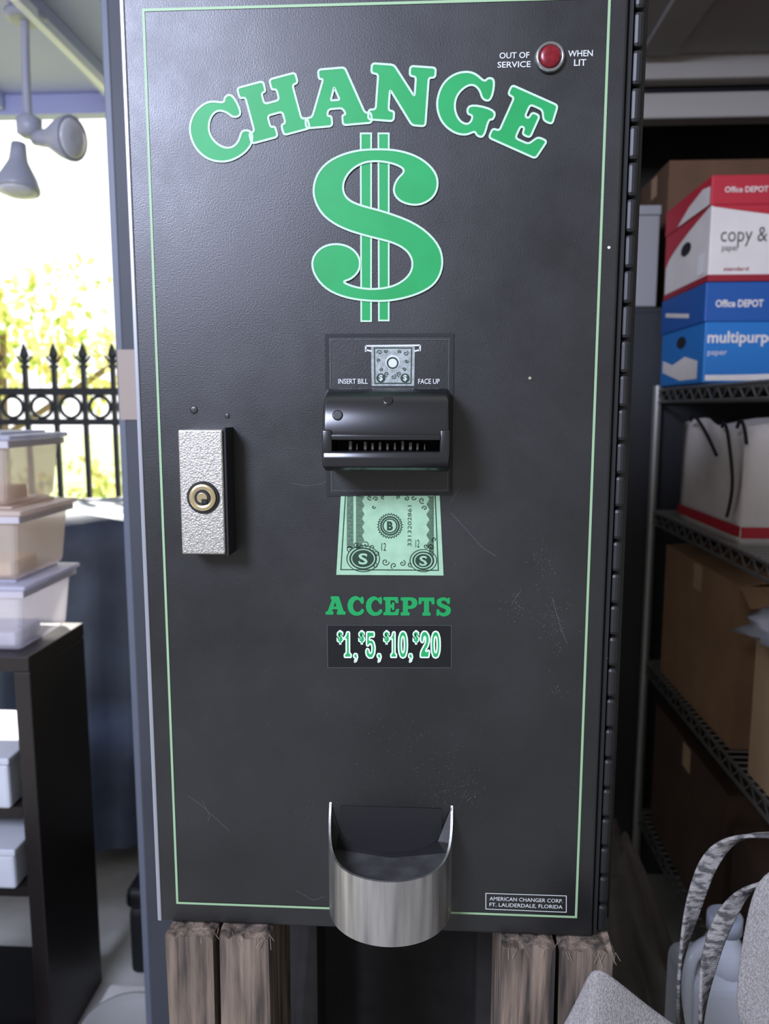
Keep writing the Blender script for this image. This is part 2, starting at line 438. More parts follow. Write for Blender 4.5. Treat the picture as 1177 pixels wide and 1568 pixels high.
lathe('hood_screw_b', [(.0036,0),(.0036,.0008),(.0028,.0012)], (HX+.001,-.0365,1.3535), (0,-1,.6), M_black, CM)

LX0, LX1, LZ0, LZ1 = -.1385, -.1064, 1.2425, 1.333
box('lock_block', LX0, LX1, -.0235, 0, LZ0, LZ1, M_cast, CM, bevel=.0012)
box('lock_side_shroud', LX1+.0001, LX1+.0022, -.0215, 0, LZ0-.0015, LZ1+.0015, M_blackm, CM, bevel=.0006)
lxc, lzc = (LX0+LX1)/2+.001, 1.2845
lathe('lock_ring', [(.0118,.0),(.0118,.0010),(.0108,.0014),(.0095,.0005)], (lxc,-.0235,lzc), (0,-1,0), M_blackm, CM)
lathe('lock_bezel', [(.0098,0),(.0098,.0022),(.0094,.0026),(.0058,.0026),(.0055,.002)], (lxc,-.0235,lzc), (0,-1,0), M_brass, CM)
lathe('lock_core', [(.0056,.0),(.0056,.0028),(.0052,.0030)], (lxc,-.0235,lzc), (0,-1,0), M_blackm, CM)
lathe('lock_plug', [(.0038,.0),(.0038,.0034),(.0035,.0036)], (lxc,-.0235,lzc), (0,-1,0), M_brass, CM)
box('lock_key_slot', lxc-.0003, lxc+.0034, -.0274, -.0236, lzc-.0042, lzc-.0008, M_blackm, CM)

# coin cup : half round scoop, open on top
CX, CR, CD = .0135, .0485, .054
n = 64; H = 10
def rim(s): return 1.0095 + .031*(1-s)**3
Vo, Fo = [], []
for layer, rr in ((0, 1.0), (1, .965)):
    for j in range(H+1):
        for i in range(n+1):
            a = math.pi*i/n
            x = CX - CR*rr*math.cos(a); y = -CD*rr*math.sin(a)**.85
            s = math.sin(a)**.85
            zb = .9585; zt = rim(s)
            Vo.append((x, y, zb + (zt-zb)*j/H))
N = (H+1)*(n+1)
for j in range(H):
    for i in range(n):
        a0 = j*(n+1)+i
        Fo.append((a0, a0+1, a0+n+2, a0+n+1))
        Fo.append((N+a0, N+a0+n+1, N+a0+n+2, N+a0+1))
for i in range(n):
    t = H*(n+1)+i
    Fo.append((t, t+1, N+t+1, N+t))
    Fo.append((i, N+i, N+i+1, i+1))
cup = add('coin_cup_wall', Vo, Fo, M_brush, CM, smooth=True)
es = cup.modifiers.new('es', 'EDGE_SPLIT'); es.split_angle = math.radians(40)
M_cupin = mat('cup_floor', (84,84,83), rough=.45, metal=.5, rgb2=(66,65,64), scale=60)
Vf = [(CX, 0, .995)]
for i in range(n+1):
    a = math.pi*i/n
    Vf.append((CX - CR*.968*math.cos(a), -CD*.968*math.sin(a)**.85, .993 + .008*(1-math.sin(a))))
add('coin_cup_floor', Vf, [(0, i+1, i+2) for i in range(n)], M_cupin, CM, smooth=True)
op = [(CX-.040,1.038),(CX+.040,1.038),(CX+.040,1.022)]
for i in range(13):
    a = math.pi*i/12
    op.append((CX+.040*math.cos(a), 1.020-.020*math.sin(a)))
flat('chute_opening', op, M_blackm, -.0006)
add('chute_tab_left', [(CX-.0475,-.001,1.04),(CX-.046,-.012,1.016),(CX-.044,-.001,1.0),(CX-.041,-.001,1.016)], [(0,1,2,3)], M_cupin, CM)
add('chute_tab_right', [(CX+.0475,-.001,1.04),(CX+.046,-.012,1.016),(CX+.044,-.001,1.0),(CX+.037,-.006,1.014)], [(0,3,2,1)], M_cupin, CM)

# dust, scratches, cobweb fibres
random.seed(11)
sp = []
for (u, v, su, sv, k) in [(850,950,28,45,110),(790,925,20,25,70),(830,860,20,40,60),(850,1055,12,12,24),(700,1200,60,40,110),(600,1100,260,180,80),(480,1240,40,30,24),(640,1150,90,40,50),(720,1220,20,12,40)]:
    for i in range(k):
        a = random.gauss(u, su*.5); b = random.gauss(v, sv*.5)
        c = rect(a, b); r = random.uniform(.00010, .0005)
        sp.append([(c[0]-r, c[1]), (c[0]+r*random.random(), c[1]+r*random.uniform(-1,1))])
for i in range(120):
    a = random.uniform(280, 880); b = random.uniform(320, 1370); c = rect(a, b); r = random.uniform(.0001, .0003)
    sp.append([(c[0]-r, c[1]), (c[0]+r, c[1]+r*random.uniform(-1,1))])
strips('dust_specks', sp, .0002, M_dust, -.0003)
hair = [[(690,785),(715,812),(738,838),(760,852)],[(448,740),(470,744),(492,741),(502,735)],[(288,1218),(308,1232),(330,1252),(352,1272)],
        [(310,1225),(322,1250),(318,1258)],[(782,928),(792,910),(798,905)],[(690,770),(700,752),(708,740)],[(452,1362),(480,1378),(498,1372)],[(845,915),(858,960),(868,985)]]
strips('cobweb_fibres', [pr(h) for h in hair], .0001, mat('fibre', (92,92,90), rough=.9), -.0003)
for k_, (u, v, r) in enumerate([(297,628,.003),(348,637,.002)]):
    lathe('paint_dent_%d' % k_, [(r,0),(r*.8,.0003),(r*.3,.0004)], (rect(u,v)[0],0,rect(u,v)[1]), (0,-1,0), M_panel, CM)
lathe('paint_chip', [(.0012,0),(.001,.0004)], (rect(811,579)[0],0,rect(811,579)[1]), (0,-1,0), mat('chip', (150,140,120)), CM, n=8)
lathe('paint_chip_b', [(.0012,0),(.001,.0004)], (rect(932,379)[0],0,rect(932,379)[1]), (0,-1,0), mat('chip2', (190,190,190)), CM, n=8)

# ------------------------------------------------------------------ timber stand
M_wood = mat('weathered_timber', (48,41,35), rough=.9, rgb2=(122,106,90), scale=18, stretch=(6,6,.5), bump=1.0, bscale=30, detail=9)
TS = group('timber_stand')
def plank(nm, x0, x1, y0, y1, z0, z1, seed):
    random.seed(seed)
    o = box(nm, x0, x1, y0, y1, z0, z1, M_wood, TS)
    bm = bmesh.new(); bm.from_mesh(o.data)
    bmesh.ops.subdivide_edges(bm, edges=bm.edges, cuts=9, use_grid_fill=True)
    for v in bm.verts:
        v.co.x += random.uniform(-.0007, .0007); v.co.y += random.uniform(-.0008, .0008)
        if v.co.z > z1 - .001: v.co.z += random.uniform(-.004, 0)
    bm.to_mesh(o.data); bm.free()
    return o
plank('post_board_a', -.166, -.128, -.013, .078, 0, .932, 1)
plank('post_board_b', -.123, -.083, -.012, .078, 0, .932, 2)
plank('post_board_c', .102, .143, -.012, .078, 0, .932, 3)
plank('post_board_d', .147, .187, -.013, .078, 0, .932, 4)
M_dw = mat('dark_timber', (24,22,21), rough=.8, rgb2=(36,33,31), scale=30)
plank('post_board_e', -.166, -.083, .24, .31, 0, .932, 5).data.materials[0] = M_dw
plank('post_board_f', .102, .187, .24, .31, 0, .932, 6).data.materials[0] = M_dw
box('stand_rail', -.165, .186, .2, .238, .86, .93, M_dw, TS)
box('dark_gap_sheet', -.17, .19, .312, .33, .02, .93, M_dw, TS)  # added dark sheet standing in for the deep shade between the posts
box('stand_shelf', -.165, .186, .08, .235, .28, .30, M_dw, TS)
fr = []
random.seed(5)
for i in range(110):
    x = random.choice([random.uniform(-.168,-.082), random.uniform(.1,.19), random.uniform(.15,.19)])
    y = random.uniform(-.014, .0); z = .93
    fr.append([(x, y, z), (x+random.uniform(-.005,.005), y-random.uniform(0,.004), z-random.uniform(.002,.010))])
tube('splinters', fr, .0002, mat('splinter', (130,118,104), rough=.9), TS, res=1)

# ------------------------------------------------------------------ room
M_conc = mat('concrete', (160,158,152), rough=.9, rgb2=(184,182,176), scale=6, bump=.3, bscale=60)
M_wall = mat('wall_dark', (50,45,40), rough=.9, rgb2=(40,36,33), scale=4)
M_ceil = mat('ceiling_grey', (160,154,146), rough=.8, rgb2=(148,143,136), scale=3)
M_trim = mat('header_white', (180,174,164), rough=.6)
M_roof = mat('patio_roof_paint', (172,176,214), rough=.6)
M_beam = mat('beam_white', (232,234,246), rough=.5)
box('floor', -3.2, 1.6, -2.2, 2.6, -.08, 0, M_conc)
box('ground_outside', -30, 12, 2.61, 40, -.3, -.02, mat('lawn', (170,190,110), rough=.9, rgb2=(205,205,160), scale=1.5))
box('wall_back', -.40, 1.5, 2.35, 2.45, 0, 2.5, M_wall)
box('wall_right', 1.4, 1.5, -.3, 2.348, 0, 2.5, M_wall)
box('wall_left', -.40, -.34, .74, 2.348, 0, 2.5, M_wall)
box('ceiling', -.40, 1.5, .1, 2.45, 2.505, 2.56, M_ceil)
GD = group('garage_door')
multi('door_section', [(-.2,1.38,.35,1.05,2.33,2.36),(-.2,1.38,1.06,1.78,2.33,2.36)], M_ceil, GD, bevel=.006)
multi('door_stile', [(.62,.72,.4,1.75,2.315,2.33),(1.15,1.25,.4,1.75,2.315,2.33)], M_ceil, GD, bevel=.004)
multi('door_hangers', [(-.1,-.08,1.2,1.22,2.36,2.505),(1.3,1.32,1.2,1.22,2.36,2.505),(-.1,-.08,.5,.52,2.36,2.505),(1.3,1.32,.5,.52,2.36,2.505)], M_dark, GD)
TR = group('trim_1')
box('header_beam', -.335, 1.395, 1.80, 1.86, 2.275, 2.345, M_trim, TR, bevel=.006)
box('header_lower', -.335, 1.395, 1.83, 1.90, 2.18, 2.25, M_trim, TR, bevel=.006)
box('header_gap', -.335, 1.395, 1.87, 1.89, 2.24, 2.50, M_dark, TR)

JP = group('door_jamb')
M_jamb = mat('jamb_paint', (56,59,66), rough=.6, rgb2=(48,51,57), scale=5)
box('jamb_board', -.445, -.335, .65, .735, 0, 2.5, M_jamb, JP, bevel=.004)
box('jamb_stop', -.470, -.447, .69, .72, 0, 2.5, mat('jamb_grey', (88,94,106), rough=.5), JP, bevel=.002)
box('tape_patch', -.450, -.40, .6475, .6495, 1.33, 1.44, mat('tape', (150,136,124), rough=.6), JP)

PR = group('patio_roof')
box('roof_deck', -3.2, -.46, .2, 2.5, 2.53, 2.57, M_roof, PR)
multi('roof_joists', [(-1.13,-1.09,.2,2.45,2.46,2.529),(-.80,-.77,.2,2.45,2.47,2.529),(-1.6,-1.57,.2,2.45,2.47,2.529),(-2.1,-2.07,.2,2.45,2.47,2.529)], M_roof, PR, bevel=.003)
box('track_rail', -1.085,-1.060,.2,2.45,2.43,2.46, M_beam, PR, bevel=.002)
box('eave_beam', -3.2, -.46, 2.46, 2.52, 2.455, 2.529, M_roof, PR, bevel=.003)
multi('roof_posts', [(-3.15,-3.05,2.46,2.52,0,2.455),(-3.15,-3.05,.25,.33,0,2.529)], M_roof, PR)

FL = group('flood_light')
M_lamp = mat('lamp_white', (160,162,172), rough=.4)
M_glass = mat('lamp_glass', (205,205,208), rough=.2)
FY = 1.73; FZ = -.05; FX = .04
lathe('mount_plate', [(.055,0),(.055,.015),(.04,.022)], (-1.11,FY,2.459), (0,0,-1), M_lamp, FL)
tube('mount_arm', [[(-1.11,FY,2.44),(-1.12,FY,2.28),(-1.155+FX,FY,2.215+FZ)]], .012, M_lamp, FL, smooth=True)
lathe('mount_hub', [(.02,0),(.035,.01),(.035,.05),(.02,.06)], (-1.155+FX,FY,2.235+FZ), (0,0,-1), M_lamp, FL)
par = [(.020,0),(.024,.035),(.026,.05),(.036,.07),(.052,.10),(.060,.125),(.061,.135),(.058,.138)]
da = Vector((.95,-.30,-.12)).normalized(); db = Vector((.0,-.15,-1)).normalized()
oa = Vector((-1.135+FX,FY-.01,2.17+FZ)); ob_ = Vector((-1.185+FX,FY-.01,2.155+FZ))
lathe('flood_head_a', par, oa, da, M_lamp, FL)
lathe('flood_glass_a', [(.056,0),(.045,.008),(.02,.013)], oa+da*.136, da, M_glass, FL)
lathe('flood_head_b', par, ob_, db, M_lamp, FL)
lathe('flood_glass_b', [(.056,0),(.045,.008),(.02,.013)], ob_+db*.136, db, M_glass, FL)

# ------------------------------------------------------------------ iron fence
FE = group('iron_fence')
M_iron = mat('iron_black', (30,32,32), rough=.5)
FYY = 2.53; sp_ = .1215
xs = [-1.472 + i*sp_ for i in range(-10, 6)]
multi('pickets', [(x-.009, x+.009, FYY-.009, FYY+.009, 0, 1.51) for x in xs], M_iron, FE)
multi('rails', [(xs[0]-.1, xs[-1]+.06, FYY-.016, FYY+.016, 1.400, 1.430), (xs[0]-.1, xs[-1]+.06, FYY-.016, FYY+.016, 1.28, 1.305), (xs[0]-.1, xs[-1]+.06, FYY-.016, FYY+.016, .2, .23)], M_iron, FE)
rings = []
for x in xs[:-1]:
    c = x + sp_/2
    rings.append([(c+.043*math.cos(2*math.pi*i/20), FYY, 1.3525+.043*math.sin(2*math.pi*i/20)) for i in range(20)])
tube('scroll_rings', rings, .0075, M_iron, FE, cyclic=True)
V, F = [], []
for x in xs:
    prof = [(.009,1.505),(.02,1.51),(.02,1.52),(.008,1.526),(.010,1.54),(.021,1.56),(.013,1.585),(.001,1.612)]
    o = len(V); nn = 8
    for (r, zz) in prof:
        for i in range(nn):
            a = 2*math.pi*i/nn; V.append((x+r*math.cos(a), FYY+r*.6*math.sin(a), zz))
    for kk in range(len(prof)-1):
        for i in range(nn):
            j = (i+1) % nn; F.append((o+kk*nn+i, o+kk*nn+j, o+(kk+1)*nn+j, o+(kk+1)*nn+i))
add('finials', V, F, M_iron, FE)
lv = []
for x in xs:
    for s in (-1, 1):
        lv.append([(x, FYY, 1.525), (x+s*.022, FYY, 1.54), (x+s*.030, FYY, 1.558)])
tube('finial_leaves', lv, .0055, M_iron, FE, smooth=True)

# ------------------------------------------------------------------ foliage
M_leaf = bpy.data.materials.new('leaf'); M_leaf.use_nodes = True
nt = M_leaf.node_tree; b = nt.nodes['Principled BSDF']
oi = nt.nodes.new('ShaderNodeTexCoord'); nz = nt.nodes.new('ShaderNodeTexNoise'); nz.inputs['Scale'].default_value = 3
nt.links.new(oi.outputs['Object'], nz.inputs['Vector'])
rp = nt.nodes.new('ShaderNodeValToRGB'); rp.color_ramp.elements[0].color = lin((170,200,90)); rp.color_ramp.elements[1].color = lin((240,228,160))
rp.color_ramp.elements[0].position=.35; rp.color_ramp.elements[1].position=.6
nt.links.new(nz.outputs['Fac'], rp.inputs['Fac']); nt.links.new(rp.outputs['Color'], b.inputs['Base Color'])
tr = nt.nodes.new('ShaderNodeBsdfTranslucent'); nt.links.new(rp.outputs['Color'], tr.inputs['Color'])
mx = nt.nodes.new('ShaderNodeMixShader'); mx.inputs['Fac'].default_value = .6
nt.links.new(b.outputs['BSDF'], mx.inputs[1]); nt.links.new(tr.outputs['BSDF'], mx.inputs[2])
nt.links.new(mx.outputs['Shader'], nt.nodes['Material Output'].inputs['Surface'])
def leaves(name, blobs, size, parent, seed):
    random.seed(seed); V, F = [], []
    for (cx, cy, cz, rx, ry, rz, cnt) in blobs:
        for i in range(cnt):
            d = Vector((random.gauss(0,1), random.gauss(0,1), random.gauss(0,1))).normalized()*random.uniform(.1,1)**.5
            c = Vector((cx+d.x*rx, cy+d.y*ry, cz+d.z*rz))
            R = Euler((random.uniform(0,6), random.uniform(0,6), random.uniform(0,6))).to_matrix()
            s = size*random.uniform(.6,1.3)
            o = len(V)
            for q in ((-1,0,0),(0,-.45,.1),(1,0,0),(0,.45,.1)): V.append(c + R @ (Vector(q)*s))
            F.append((o,o+1,o+2,o+3))
    return add(name, V, F, M_leaf, parent)
T1 = group('garden_tree')
leaves('tree_leaves', [(-3.8,6.0,2.0,.8,.7,.6,520),(-2.9,6.4,1.7,.6,.6,.4,220),(-4.6,5.5,2.4,1.0,.8,.7,560),(-3.3,6.6,2.4,.5,.5,.4,60)], .07, T1, 1)
M_bark = mat('bark', (150,130,108), rough=.9)
tube('tree_trunk', [[(-3.7,6.1,-.05),(-3.65,6.0,1.0),(-3.6,6.0,2.0)],[(-3.65,6.0,1.0),(-4.2,5.7,1.9),(-4.4,5.5,2.5)],[(-3.65,6.0,1.1),(-3.0,6.3,1.6),(-2.7,6.4,1.8)]], .03, M_bark, T1, smooth=True)
T2 = group('hedge')
leaves('hedge_leaves', [(-3.6+i*.55,4.7+.1*(i%3),.50,.45,.4,.54,260) for i in range(6)], .06, T2, 2)

# ------------------------------------------------------------------ left: shelf unit, bins
M_desk = mat('dark_laminate', (30,25,24), rough=.4)
SU = group('shelf_unit')
DX0, DX1, DY0, DY1 = -1.5, -.72, .82, 1.06
box('unit_top', DX0, DX1, DY0, DY1, .845, .875, M_desk, SU, bevel=.002)
box('unit_side', DX1-.032, DX1, DY0+.001, DY1-.001, 0, .844, M_desk, SU, bevel=.002)
box('unit_divider', DX0, DX0+.03, DY0+.001, DY1-.001, 0, .844, M_desk, SU)
multi('unit_shelves', [(DX0+.031, DX1-.033, DY0+.002, DY1-.002, z, z+.022) for z in (.545,.375,.06)], M_desk, SU)
M_wh = mat('white_board', (205,208,214), rough=.6, rgb2=(190,194,202), scale=8)
for i_, (za, zb2) in enumerate([(.568,.66),(.398,.47)]):
    PB = group('storage_box' if i_ == 0 else 'storage_box.001')
    box('box_body', -1.40, -.77, DY0-.01, DY1-.02, za, zb2, M_wh, PB, bevel=.006)
    box('box_lid', -1.405, -.765, DY0-.015, DY1-.015, zb2+.001, zb2+.015, M_wh, PB, bevel=.003)

def bin_(name, z0, h, col, inset=0.0, lidcol=None, dx=0, cont=(220,180,130)):
    g = group(name)
    m = mat(name + '_plastic', col, rough=.25, translucent=.35, alpha=.42)
    mr_ = mat(name + '_rim', (236,232,236), rough=.3, translucent=.35, alpha=.8)
    ml = mat(name + '_lid', lidcol or (225,225,238), rough=.3, translucent=.45, alpha=.75)
    x0, x1, y0, y1 = -1.2+inset, -.735-inset+dx, .835, 1.05
    t = .014
    V = [(x0+t,y0+t,z0),(x1-t,y0+t,z0),(x1-t,y1-t*.5,z0),(x0+t,y1-t*.5,z0),(x0,y0,z0+h),(x1,y0,z0+h),(x1,y1,z0+h),(x0,y1,z0+h)]
    F = [(0,3,2,1),(0,1,5,4),(1,2,6,5),(2,3,7,6),(3,0,4,7)]
    add('bin_body', V, F, m, g, bevel=.012, seg=3)
    box('bin_lid', x0-.010, x1+.014, y0-.012, y1+.012, z0+h, z0+h+.010, ml, g, bevel=.004)
    multi('bin_rim', [(x0-.006, x1+.008, y0-.007, y0-.001, z0+h-.014, z0+h-.001),(x1+.002, x1+.008, y0-.001, y1+.004, z0+h-.014, z0+h-.001)], mr_, g, bevel=.001)
    multi('bin_lid_ridge', [(x0+.02, x1-.02, y0+.02, y1-.02, z0+h+.0101, z0+h+.015)], ml, g, bevel=.002)
    mc = mat(name+'_contents', cont, rough=.8, rgb2=tuple(int(c*.82) for c in cont), scale=25)
    multi('bin_contents', [(x0+.25, x1-.16, y0+.04, y1-.05, z0+.006, z0+h*.55),(x0+.33, x1-.035, y0+.03, y1-.08, z0+.004, z0+h*.25),(x0+.05, x0+.24, y0+.04, y1-.05, z0+.006, z0+h*.7)], mc, g, bevel=.004)
    return g
bin_('plastic_bin', .877, .125, (244,240,248), cont=(238,234,240))
bin_('plastic_bin.001', 1.018, .128, (252,240,226), .004, (240,226,214), .005, (244,214,170))
bin_('plastic_bin.002', 1.163, .125, (252,238,224), .006, (215,217,230), -.005, (236,190,130))

TB = group('tarp_covered_grill')
M_tarp = mat('tarp', (98,112,136), rough=.55, rgb2=(72,82,104), scale=5, bump=.5, bscale=9)
V, F = [], []
per = []
x0, x1, y0, y1 = -2.2, -.62, 1.55, 2.2
for i in range(60): per.append((x0+(x1-x0)*i/60, y0, 0, -1))
for i in range(24): per.append((x1, y0+(y1-y0)*i/24, 1, 0))
for i in range(60): per.append((x1-(x1-x0)*i/60, y1, 0, 1))
for i in range(24): per.append((x0, y1-(y1-y0)*i/24, -1, 0))
rows = 14
for j in range(rows+1):
    f = j/rows
    for i, (px, py, nx, ny) in enumerate(per):
        w = (.004+.045*f)*(math.sin(i*.55)+.5*math.sin(i*1.3+f*3)) + .03*f
        V.append((px+nx*w, py+ny*w, 1.02 - .96*f + (.012*math.sin(i*.4) if j == 0 else 0)))
m_ = len(per)
for j in range(rows):
    for i in range(m_):
        k2 = (i+1) % m_
        F.append((j*m_+i, (j+1)*m_+i, (j+1)*m_+k2, j*m_+k2))
F.append(tuple(range(m_)))
add('tarp_cover', V, F, M_tarp, TB, smooth=True)
multi('grill_legs', [(-2.1,-2.05,1.65,1.7,0,.9),(-.75,-.7,1.65,1.7,0,.9),(-2.1,-2.05,2.05,2.1,0,.9),(-.75,-.7,2.05,2.1,0,.9)], M_dark, TB)

BC = group('tool_case')
box('case_body', -.66, -.42, 1.08, 1.34, 0, .17, M_blackm, BC, bevel=.015, seg=3)
box('case_lid', -.665, -.415, 1.075, 1.345, .172, .22, M_black, BC, bevel=.015, seg=3)
tube('case_handle', [[(-.60,1.075,.16),(-.60,1.05,.15),(-.48,1.05,.15),(-.48,1.075,.16)]], .006, M_black, BC)

PA = group('planter_pedestal')
M_pale = mat('pale_plastic', (196,194,190), rough=.6, rgb2=(176,174,170), scale=12)
box('pedestal_block', -.62, -.34, .62, .649, 0, .10, M_pale, PA, bevel=.008, seg=3)
box('pedestal_slab', -.63, -.455, .60, .90, .101, .13, M_pale, PA, bevel=.010, seg=3)
multi('pedestal_feet', [(-.62,-.58,.84,.88,0,.10),(-.52,-.48,.84,.88,0,.10)], M_pale, PA)
lathe('round_pan', [(.075,0),(.082,.010),(.084,.018),(.079,.018),(.070,.006),(.01,.004)], (-.545,.77,.131), (0,0,1), mat('pan_grey', (150,150,148), rough=.5), PA)
RB = group('bucket')
M_rb = mat('maroon_plastic', (70,26,26), rough=.4)
lathe('bucket_body', [(.11,0),(.135,.36),(.142,.36),(.142,.38),(.132,.38),(.128,.33),(.105,.02)], (-.90,.60,0), (0,0,1), M_rb, RB)
tube('bucket_handle', [[(-1.04,.60,.36),(-1.01,.50,.34),(-.90,.45,.33),(-.79,.50,.34),(-.76,.60,.36)]], .003, M_chrome, RB, smooth=True)

# ------------------------------------------------------------------ right: wire rack
WR = group('wire_shelf_rack')
M_wire = mat('chrome_wire', (160,158,152), rough=.4, metal=.6)
RX0, RX1, RY0, RY1 = .648, 1.10, .40, 1.53
posts = [(RX0,RY1),(RX1,RY1),(RX0,RY0),(RX1,RY0)]
tube('rack_posts', [[(a,b,0.0),(a,b,1.408)] for a, b in posts], .0125, M_wire, WR)
wires = []; zig = []
for zz in (1.40, 1.078, .66, .22):
    for e in (zz-.004, zz-.034):
        wires.append([(RX0,RY0,e),(RX0,RY1,e),(RX1,RY1,e),(RX1,RY0,e),(RX0,RY0,e)])
    nz_ = 40
    zig.append([(RX0, RY0+(RY1-RY0)*i/nz_, zz-.006 if i % 2 else zz-.032) for i in range(nz_+1)])
    zig.append([(RX0+(RX1-RX0)*i/16, RY1, zz-.006 if i % 2 else zz-.032) for i in range(17)])
    for i in range(44):
        y = RY0+.02+(RY1-RY0-.04)*i/43
        zig.append([(RX0,y,zz-.001),(RX1,y,zz-.001)])
tube('shelf_rims', wires, .004, M_wire, WR)
tube('shelf_wires', zig, .0022, M_wire, WR, res=1)

def face_front(nm, pts, m, y, parent):
    return flat(nm, pts, m, y, parent)
def face_left(nm, pts, m, x, parent):
    tris = tessellate_polygon([[Vector((p[0],p[1],0)) for p in pts]])
    V = [(x,p[0],p[1]) for p in pts]
    return add(nm, V, [tuple(t) for t in tris], m, parent)

M_bred = mat('carton_red', (186,40,54), rough=.6)
M_bred2 = mat('carton_red_dark', (150,28,42), rough=.6)
M_bwh = mat('carton_white', (232,224,214), rough=.7, rgb2=(222,214,204), scale=10)
M_bblue = mat('carton_blue', (30,86,156), rough=.6)
M_bblue2 = mat('carton_blue_light', (36,116,184), rough=.6)
M_ink = mat('ink_grey', (92,84,80), rough=.7)
M_hole = mat('hole_dark', (22,18,16), rough=.9)
BX0, BX1, BY0, BY1 = .650, 1.08, 1.205, 1.52
def arc(fn, n=14): return [fn(i/n) for i in range(n+1)]
g = group('paper_carton')
z0, z1 = 1.405, 1.622
box('carton_body', BX0, BX1, BY0, BY1, z0, z1-.004, M_bblue2, g, bevel=.003)
box('carton_lid', BX0-.004, BX1+.003, BY0-.004, BY1+.003, z1-.085, z1, M_bblue, g, bevel=.003)
text('carton_brand', 'Office DEPOT', .668, .770, 1.568, 1.584, M_bwh, BY0-.0052, g, .03)
text('carton_word', 'multipurpose', .656, .835, 1.484, 1.517, M_bwh, BY0-.0012, g, .025)
text('carton_word_small', 'paper', .658, .70, 1.462, 1.474, M_bwh, BY0-.0012, g, .0)
face_front('carton_swoosh', [(.655,1.41)]+arc(lambda t: (.655+.4*t, 1.422+.02*t*t))+[(1.06,1.41)], M_bwh, BY0-.0011, g)
face_left('handle_hole', [(1.36+.034*math.cos(a*.3142), 1.505+.014*math.sin(a*.3142)) for a in range(20)], M_hole, BX0-.0015, g)
face_left('carton_white_band', [(1.24,1.415),(1.24,1.455),(1.33,1.47),(1.42,1.455),(1.50,1.47),(1.50,1.44),(1.36,1.415)], M_bwh, BX0-.0008, g)
face_left('carton_stripe', [(1.30,1.556),(1.30,1.566),(1.48,1.588),(1.48,1.578)], M_bwh, BX0-.0055, g)
g = group('paper_carton.001')
z0, z1 = 1.624, 1.845
box('carton_body', BX0, BX1, BY0, BY1, z0, z1-.004, M_bwh, g, bevel=.003)
box('carton_lid', BX0-.004, BX1+.003, BY0-.004, BY1+.003, z1-.062, z1, M_bred, g, bevel=.003)
box('carton_base_band', BX0-.001, BX1, BY0-.001, BY1, z0, z0+.014, M_bred2, g)
face_front('front_sweep', [(.652,1.783)]+arc(lambda t: (.652+.43*t, 1.781-.028*math.sin(t*2.4)))+[(1.08,1.783)], M_bred, BY0-.0012, g)
text('carton_brand', 'Office DEPOT', .674, .765, 1.808, 1.820, M_bwh, BY0-.0056, g, .015)
text('carton_word', 'copy & print', .672, .850, 1.697, 1.737, M_ink, BY0-.0014, g, .0)
text('carton_word_small', 'paper', .676, .712, 1.684, 1.697, M_ink, BY0-.0014, g, .0)
text('carton_grade', 'standard', .682, .735, 1.646, 1.654, M_bred2, BY0-.0014, g, .01)
face_left('handle_hole', [(1.36+.036*math.cos(a*.3142), 1.722+.015*math.sin(a*.3142)) for a in range(20)], M_hole, BX0-.0015, g)
face_left('end_sweep', [(1.52,1.782),(1.52,1.70)]+[(1.52-.30*t, 1.70+.082*t**.6) for t in [i/10 for i in range(11)]], M_bred, BX0-.0012, g)
face_left('lid_sweep_end', [(1.203,1.785),(1.203,1.822),(1.25,1.828),(1.34,1.812),(1.42,1.785)], M_bwh, BX0-.0055, g)
face_left('shipping_label', [(1.225,1.645),(1.27,1.645),(1.27,1.69),(1.225,1.69)], mat('label_white', (240,236,230)), BX0-.0016, g)
g = group('storage_cabinet')
M_cab = mat('cabinet_grey', (40,40,43), rough=.6)
box('cabinet_shell', .42, 1.12, 1.56, 2.0, .0, 1.615, M_cab, g, bevel=.004)
box('cabinet_door', .425, 1.115, 1.55, 1.558, .03, 1.60, M_cab, g, bevel=.003)
box('cabinet_handle', .43, .44, 1.54, 1.549, .9, 1.0, M_chrome, g, bevel=.002)
g = group('pale_carton')
M_pc = mat('pale_card', (150,148,148), rough=.8)
box('carton_body', .53, .645, 1.57, 1.75, 1.617, 1.85, M_pc, g, bevel=.003)
box('carton_lid', .528, .647, 1.568, 1.752, 1.851, 1.875, M_pc, g, bevel=.002)
M_card = mat('cardboard', (156,120,88), rough=.85, rgb2=(144,110,80), scale=12)
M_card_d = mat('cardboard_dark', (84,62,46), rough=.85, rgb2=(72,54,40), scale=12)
M_card_l = mat('cardboard_light', (190,158,122), rough=.85, rgb2=(178,146,112), scale=12)
def carton(name, x0, x1, y0, y1, z0, z1, m, flaps=True):
    g = group(name)
    t = .004
    multi('carton_walls', [(x0,x1,y0,y0+t,z0,z1),(x0,x1,y1-t,y1,z0,z1),(x0,x0+t,y0+t,y1-t,z0,z1),(x1-t,x1,y0+t,y1-t,z0,z1),(x0+t,x1-t,y0+t,y1-t,z0,z0+t)], m, g)
    if flaps:
        w = .09
        add('carton_flaps', [(x0,y0,z1),(x1,y0,z1),(x1,y0-w*.6,z1-.03),(x0,y0-w*.6,z1-.03),
                             (x0,y1,z1),(x0-.0,y0,z1),(x0+w,y0+.01,z1+.012),(x0+w,y1-.01,z1+.012)], [(0,1,2,3),(4,5,6,7)], m, g, solid=.003)
    else:
        box('carton_top', x0, x1, y0, y1, z1, z1+.004, m, g)
    box('packing_tape', x0-.0008, x0, (y0+y1)/2-.025, (y0+y1)/2+.025, z1-.06, z1-.002, M_card_l, g)
    return g
carton('cardboard_box', .70, 1.10, 1.70, 1.98, 1.617, 2.02, mat('cardboard_mid', (112,82,58), rough=.85, rgb2=(100,74,52), scale=12), False)
